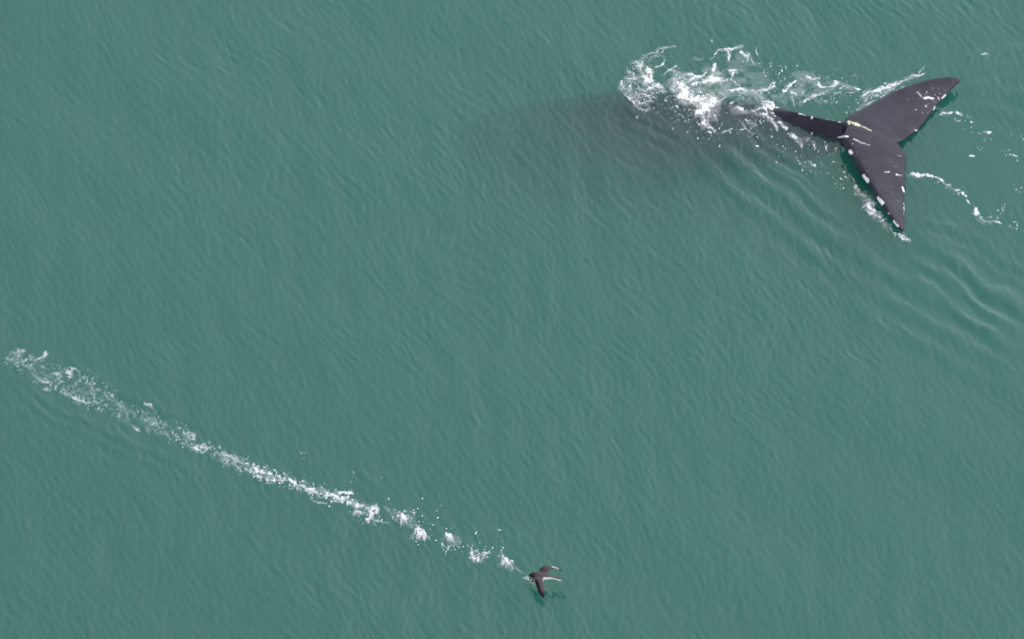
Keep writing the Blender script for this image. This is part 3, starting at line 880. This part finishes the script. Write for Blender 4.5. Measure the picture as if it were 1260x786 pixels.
def trail(PX, PY, x, y):
    T = resample(TRAIL, 60)
    dd, sd_, fr = seg_dist(PX, PY, T)
    wd = np.interp(fr, np.linspace(0, 1, 60), T[:, 2])
    s = dd * np.where(sd_ == 0, 1, sd_) / wd            # -1..1 across, + is the near side
    m = (1 - sstep(.55, 1.05, np.abs(s) + .45 * fbm(x * 1.6, y * 1.6, 171)))
    edge = np.exp(-((s - .55) / .35) ** 2) * (1 - sstep(.12, .42, fr)) + np.exp(-((s + .35) / .45) ** 2) * .35 * (1 - sstep(.1, .2, fr))
    mid = sstep(.25, .6, fr)
    dens = (.38 + .40 * edge + .22 * mid) + .7 * fbm(x * 1.1, y * 1.1, 173, 3)
    lx = x + .12 * fbm(x * 5, y * 5, 175); ly = y + .12 * fbm(x * 5, y * 5, 177)
    e1 = lace(lx * 7.5, ly * 6.0, 5)
    th = 1 - sstep(.0, .2, e1)
    g1 = fbm(x * 17, y * 14, 179, 3); g2 = fbm(x * 32, y * 27, 181, 2)
    brk = sstep(-.02, .22, fbm(x * 3.4, y * 3.4, 183, 2) + (dens - .6) * .55)
    c = th * brk * sstep(-.1, .25, g1) * (.75 + 1.0 * dens) * .95
    spk = sstep(.25, .62, g1 * .7 + g2 * .7 + (dens - .68) * .46)
    veil = (.20 + .12 * mid) * sstep(-.25, .35, g1 + .6 * g2 + .5 * fbm(x * 2.5, y * 2.5, 189, 3)) * (1 - sstep(.2, 1.0, np.abs(s)))
    c = np.maximum(np.maximum(.8 * c, spk * (.5 + .4 * dens)), veil)
    core = (1 - sstep(.15, .6, np.abs(s + .1 * vnoise(x * 2, y * 2, 185)))) * sstep(.45, .8, fr)
    c = np.maximum(c, core * sstep(.0, .5, g1 + .5 * fbm(x * 4, y * 4, 187)) * .7)
    return np.clip(c * m * (.46 + .38 * mid + .9 * np.clip(fbm(x * 6, y * 6, 191, 2), 0, 1)), 0, 1.2)


tr_s = strokes_field([([(47, 441), (52, 438), (57, 433)], 1.4, .75), ([(17, 434), (24, 432), (31, 431)], 1.4, .55), ([(46, 466), (54, 470), (62, 472)], 1.5, .8), ([(76, 480), (92, 489), (106, 497)], 1.2, .75), ([(85, 450), (93, 453)], 1.1, .7), ([(55, 478), (61, 479)], 1.1, .8), ([(165, 524), (170, 527)], 1.4, .9),
                      ([(178, 498), (186, 501), (190, 506)], 1.2, .6), ([(276, 559), (290, 564), (300, 568)], 1.6, .9), ([(312, 577), (325, 583), (338, 592)], 2.0, .9), ([(370, 597), (380, 602), (390, 607)], 1.5, .9), ([(384, 604), (383, 614), (392, 620), (402, 620)], 1.0, .65), ([(355, 590), (366, 598), (374, 597)], 2.0, .85),
                      ([(395, 603), (408, 610), (420, 614), (428, 612)], 2.2, .95), ([(418, 606), (428, 604), (434, 607)], 1.6, .8), ([(430, 616), (440, 622)], 1.6, .8)], warp=1.6, rough=.6, k=43)
tr_p = specks_field(rand_specks(130, [(30, 445), (110, 482), (200, 526), (300, 571), (430, 616)], 9, .35, 1.1, .35, .95, 101) + rand_specks(9, [(370, 552), (377, 568)], 1.6, .5, 1.0, .3, .7, 102) + rand_specks(10, [(434, 577), (432, 598)], 1.4, .4, .9, .6, .95, 103), 17)
tr_all = maxf(trail, tr_s, tr_p)
o = foam('foam_trail', (4, 405, 452, 650), lambda a, b, x, y: tr_all(a, b, x, y) * (.68 + .27 * sstep(40, 430, a)), height=.012)
tag(o, 'long speckled foam trail narrowing across open water towards the running bird', 'foam', kind='stuff')


# footfall splashes: each a mound of white water with drops thrown clear of it
def droplets(parent, pts, seed):
    r = np.random.default_rng(seed); V = []; F = []
    oct_v = np.array([[1, 0, 0], [-1, 0, 0], [0, 1, 0], [0, -1, 0], [0, 0, 1], [0, 0, -1]], float)
    oct_f = np.array([[0, 2, 4], [2, 1, 4], [1, 3, 4], [3, 0, 4], [2, 0, 5], [1, 2, 5], [3, 1, 5], [0, 3, 5]])
    for px, py, z, rad in pts:
        c = G3(px, py, z); F.append(oct_f + 6 * len(V)); V.append(c + oct_v * rad * (1 + .4 * r.random((6, 1))))
    ob = mesh_obj('droplets', np.concatenate(V), np.concatenate(F), M_SPRAY, parent, smooth=False)
    ob['kind'] = 'stuff'


def splash(bbox, strokes, label, h, seed, spray_line, spray_n, spread, k):
    ob = foam('water_splash', bbox, strokes_field(strokes, warp=2.0, rough=.75, k=k, hal=.1), height=h, hpow=.9, lift=.004)
    tag(ob, label, 'splash', 'splashes kicked up along the take-off run')
    r = np.random.default_rng(seed); L = resample(spray_line, 60); pts = []
    for _ in range(spray_n):
        p = L[r.integers(60)]
        pts.append((p[0] + r.normal(0, spread), p[1] + r.normal(0, spread), .02 + .16 * r.random() ** 2, .006 + .012 * r.random() ** 2))
    droplets(ob, pts, seed)


splash((430, 612, 482, 652), [([(437, 625), (446, 621), (453, 624)], 2.4, .95), ([(449, 625), (459, 627), (461, 631)], 3.4, 1.0), ([(453, 629), (455, 635), (452, 641)], 2.6, 1.0), ([(440, 629), (449, 632)], 2.6, .55), ([(454, 641), (464, 641), (470, 642)], 1.3, .7), ([(470, 641), (477, 645)], 1.2, .75), ([(436, 626), (438, 634)], 1.4, .6), ([(458, 632), (456, 639)], 1.6, .8)],
       'widest white splash with a ragged tail of foam where the speckled trail breaks up', .10, 201, [(436, 632), (450, 640), (468, 642)], 40, 4, 47)
splash((470, 616, 512, 652), [([(476, 623), (480, 629), (486, 633)], 2.0, .95), ([(482, 629), (489, 634), (498, 635)], 3.0, .95), ([(496, 634), (502, 633), (506, 634)], 1.2, .9), ([(494, 636), (500, 641), (504, 646)], 2.6, .9), ([(492, 640), (491, 647)], 1.2, .6), ([(480, 632), (484, 637)], 1.5, .5)],
       'long slanting white splash tapering to a point, second along the run of separate splashes', .11, 202, [(488, 640), (504, 640), (507, 625)], 40, 4, 53)
splash((500, 638, 534, 670), [([(511, 647), (514, 651), (518, 653)], 3.2, 1.05), ([(513, 654), (520, 657), (524, 662)], 3.6, 1.1), ([(510, 656), (508, 660)], 2.0, .8), ([(515, 660), (512, 663)], 1.6, .7), ([(521, 651), (525, 659)], 2.2, .9)],
       'jagged triangular white splash between the slanting one and the small round one', .12, 203, [(507, 625), (509, 645), (515, 665)], 44, 3, 59)
splash((536, 650, 572, 682), [([(550, 660), (554, 659), (558, 662)], 3.4, 1.25), ([(553, 662), (559, 666), (563, 668)], 3.2, 1.2), ([(557, 669), (559, 671)], 2.0, .8), ([(544, 669), (549, 675)], 1.1, .6), ([(549, 676), (552, 675)], 1.4, .8)],
       'small compact round white splash with a few drops in front of it', .14, 204, [(540, 668), (550, 675), (568, 674)], 34, 3, 61)
splash((570, 664, 612, 702), [([(582, 683), (585, 688), (590, 690)], 3.2, 1.05), ([(583, 679), (581, 684)], 2.0, .8), ([(590, 683), (595, 681), (602, 680)], 1.5, .8), ([(588, 686), (594, 684), (598, 681)], 1.3, .75), ([(580, 671), (582, 677)], .9, .5), ([(592, 688), (596, 685)], 1.1, .6)],
       'forked white splash with a thin arm of spray towards the bird', .12, 205, [(580, 668), (583, 680), (600, 680), (588, 692)], 50, 3, 67)
splash((606, 668, 646, 708), [([(618, 687), (621, 690), (626, 691)], 3.2, 1.1), ([(619, 693), (625, 695), (629, 699)], 2.8, 1.05), ([(627, 690), (631, 694)], 2.0, .8), ([(628, 699), (628, 702)], 1.3, .7), ([(619, 683), (620, 686)], 1.4, .6), ([(632, 697), (638, 702), (644, 704)], 1.0, .3)],
       'small ragged white splash last in the run, nearest the flying bird', .13, 206, [(618, 668), (620, 684), (628, 698)], 40, 3, 71)
splash((640, 700, 668, 724), [([(647, 710), (650, 713)], 1.6, .85), ([(649, 712), (652, 714), (655, 716)], 1.9, .8), ([(653, 717), (656, 718)], 1.6, .85)],
       'tiny white splash at the feet right under the tail of the bird', .07, 207, [(646, 709), (656, 718)], 22, 1.6, 73)

# fine spray that fell clear of the splashes
pts = []
r = np.random.default_rng(301)
for _ in range(55):
    q = resample([(470, 628), (520, 640), (560, 652), (600, 668)], 40)[r.integers(40)]
    pts.append((q[0] + r.normal(0, 14), q[1] + r.normal(0, 12), .01, .004 + .012 * r.random() ** 2.5))
V = []; F = []
for px, py, z, rad in pts:
    a = np.linspace(0, 2 * math.pi, 6, endpoint=False); c = G3(px, py, 0.0); c[2] = water_z(c[0], c[1]) + .004
    o_ = sum(len(v) for v in V)
    V.append(np.concatenate([c + np.stack([np.cos(a) * rad * 1.3, np.sin(a) * rad * 1.3, 0 * a], 1), [c + [0, 0, rad * .6]]]))
    F += [(o_ + i, o_ + (i + 1) % 6, o_ + 6) for i in range(6)]
sp = mesh_obj('spray_flecks', np.concatenate(V), np.array(F), M_SPRAY, smooth=False)
tag(sp, 'tiny scattered flecks of spray on the water beside the row of splashes', 'spray', kind='stuff')
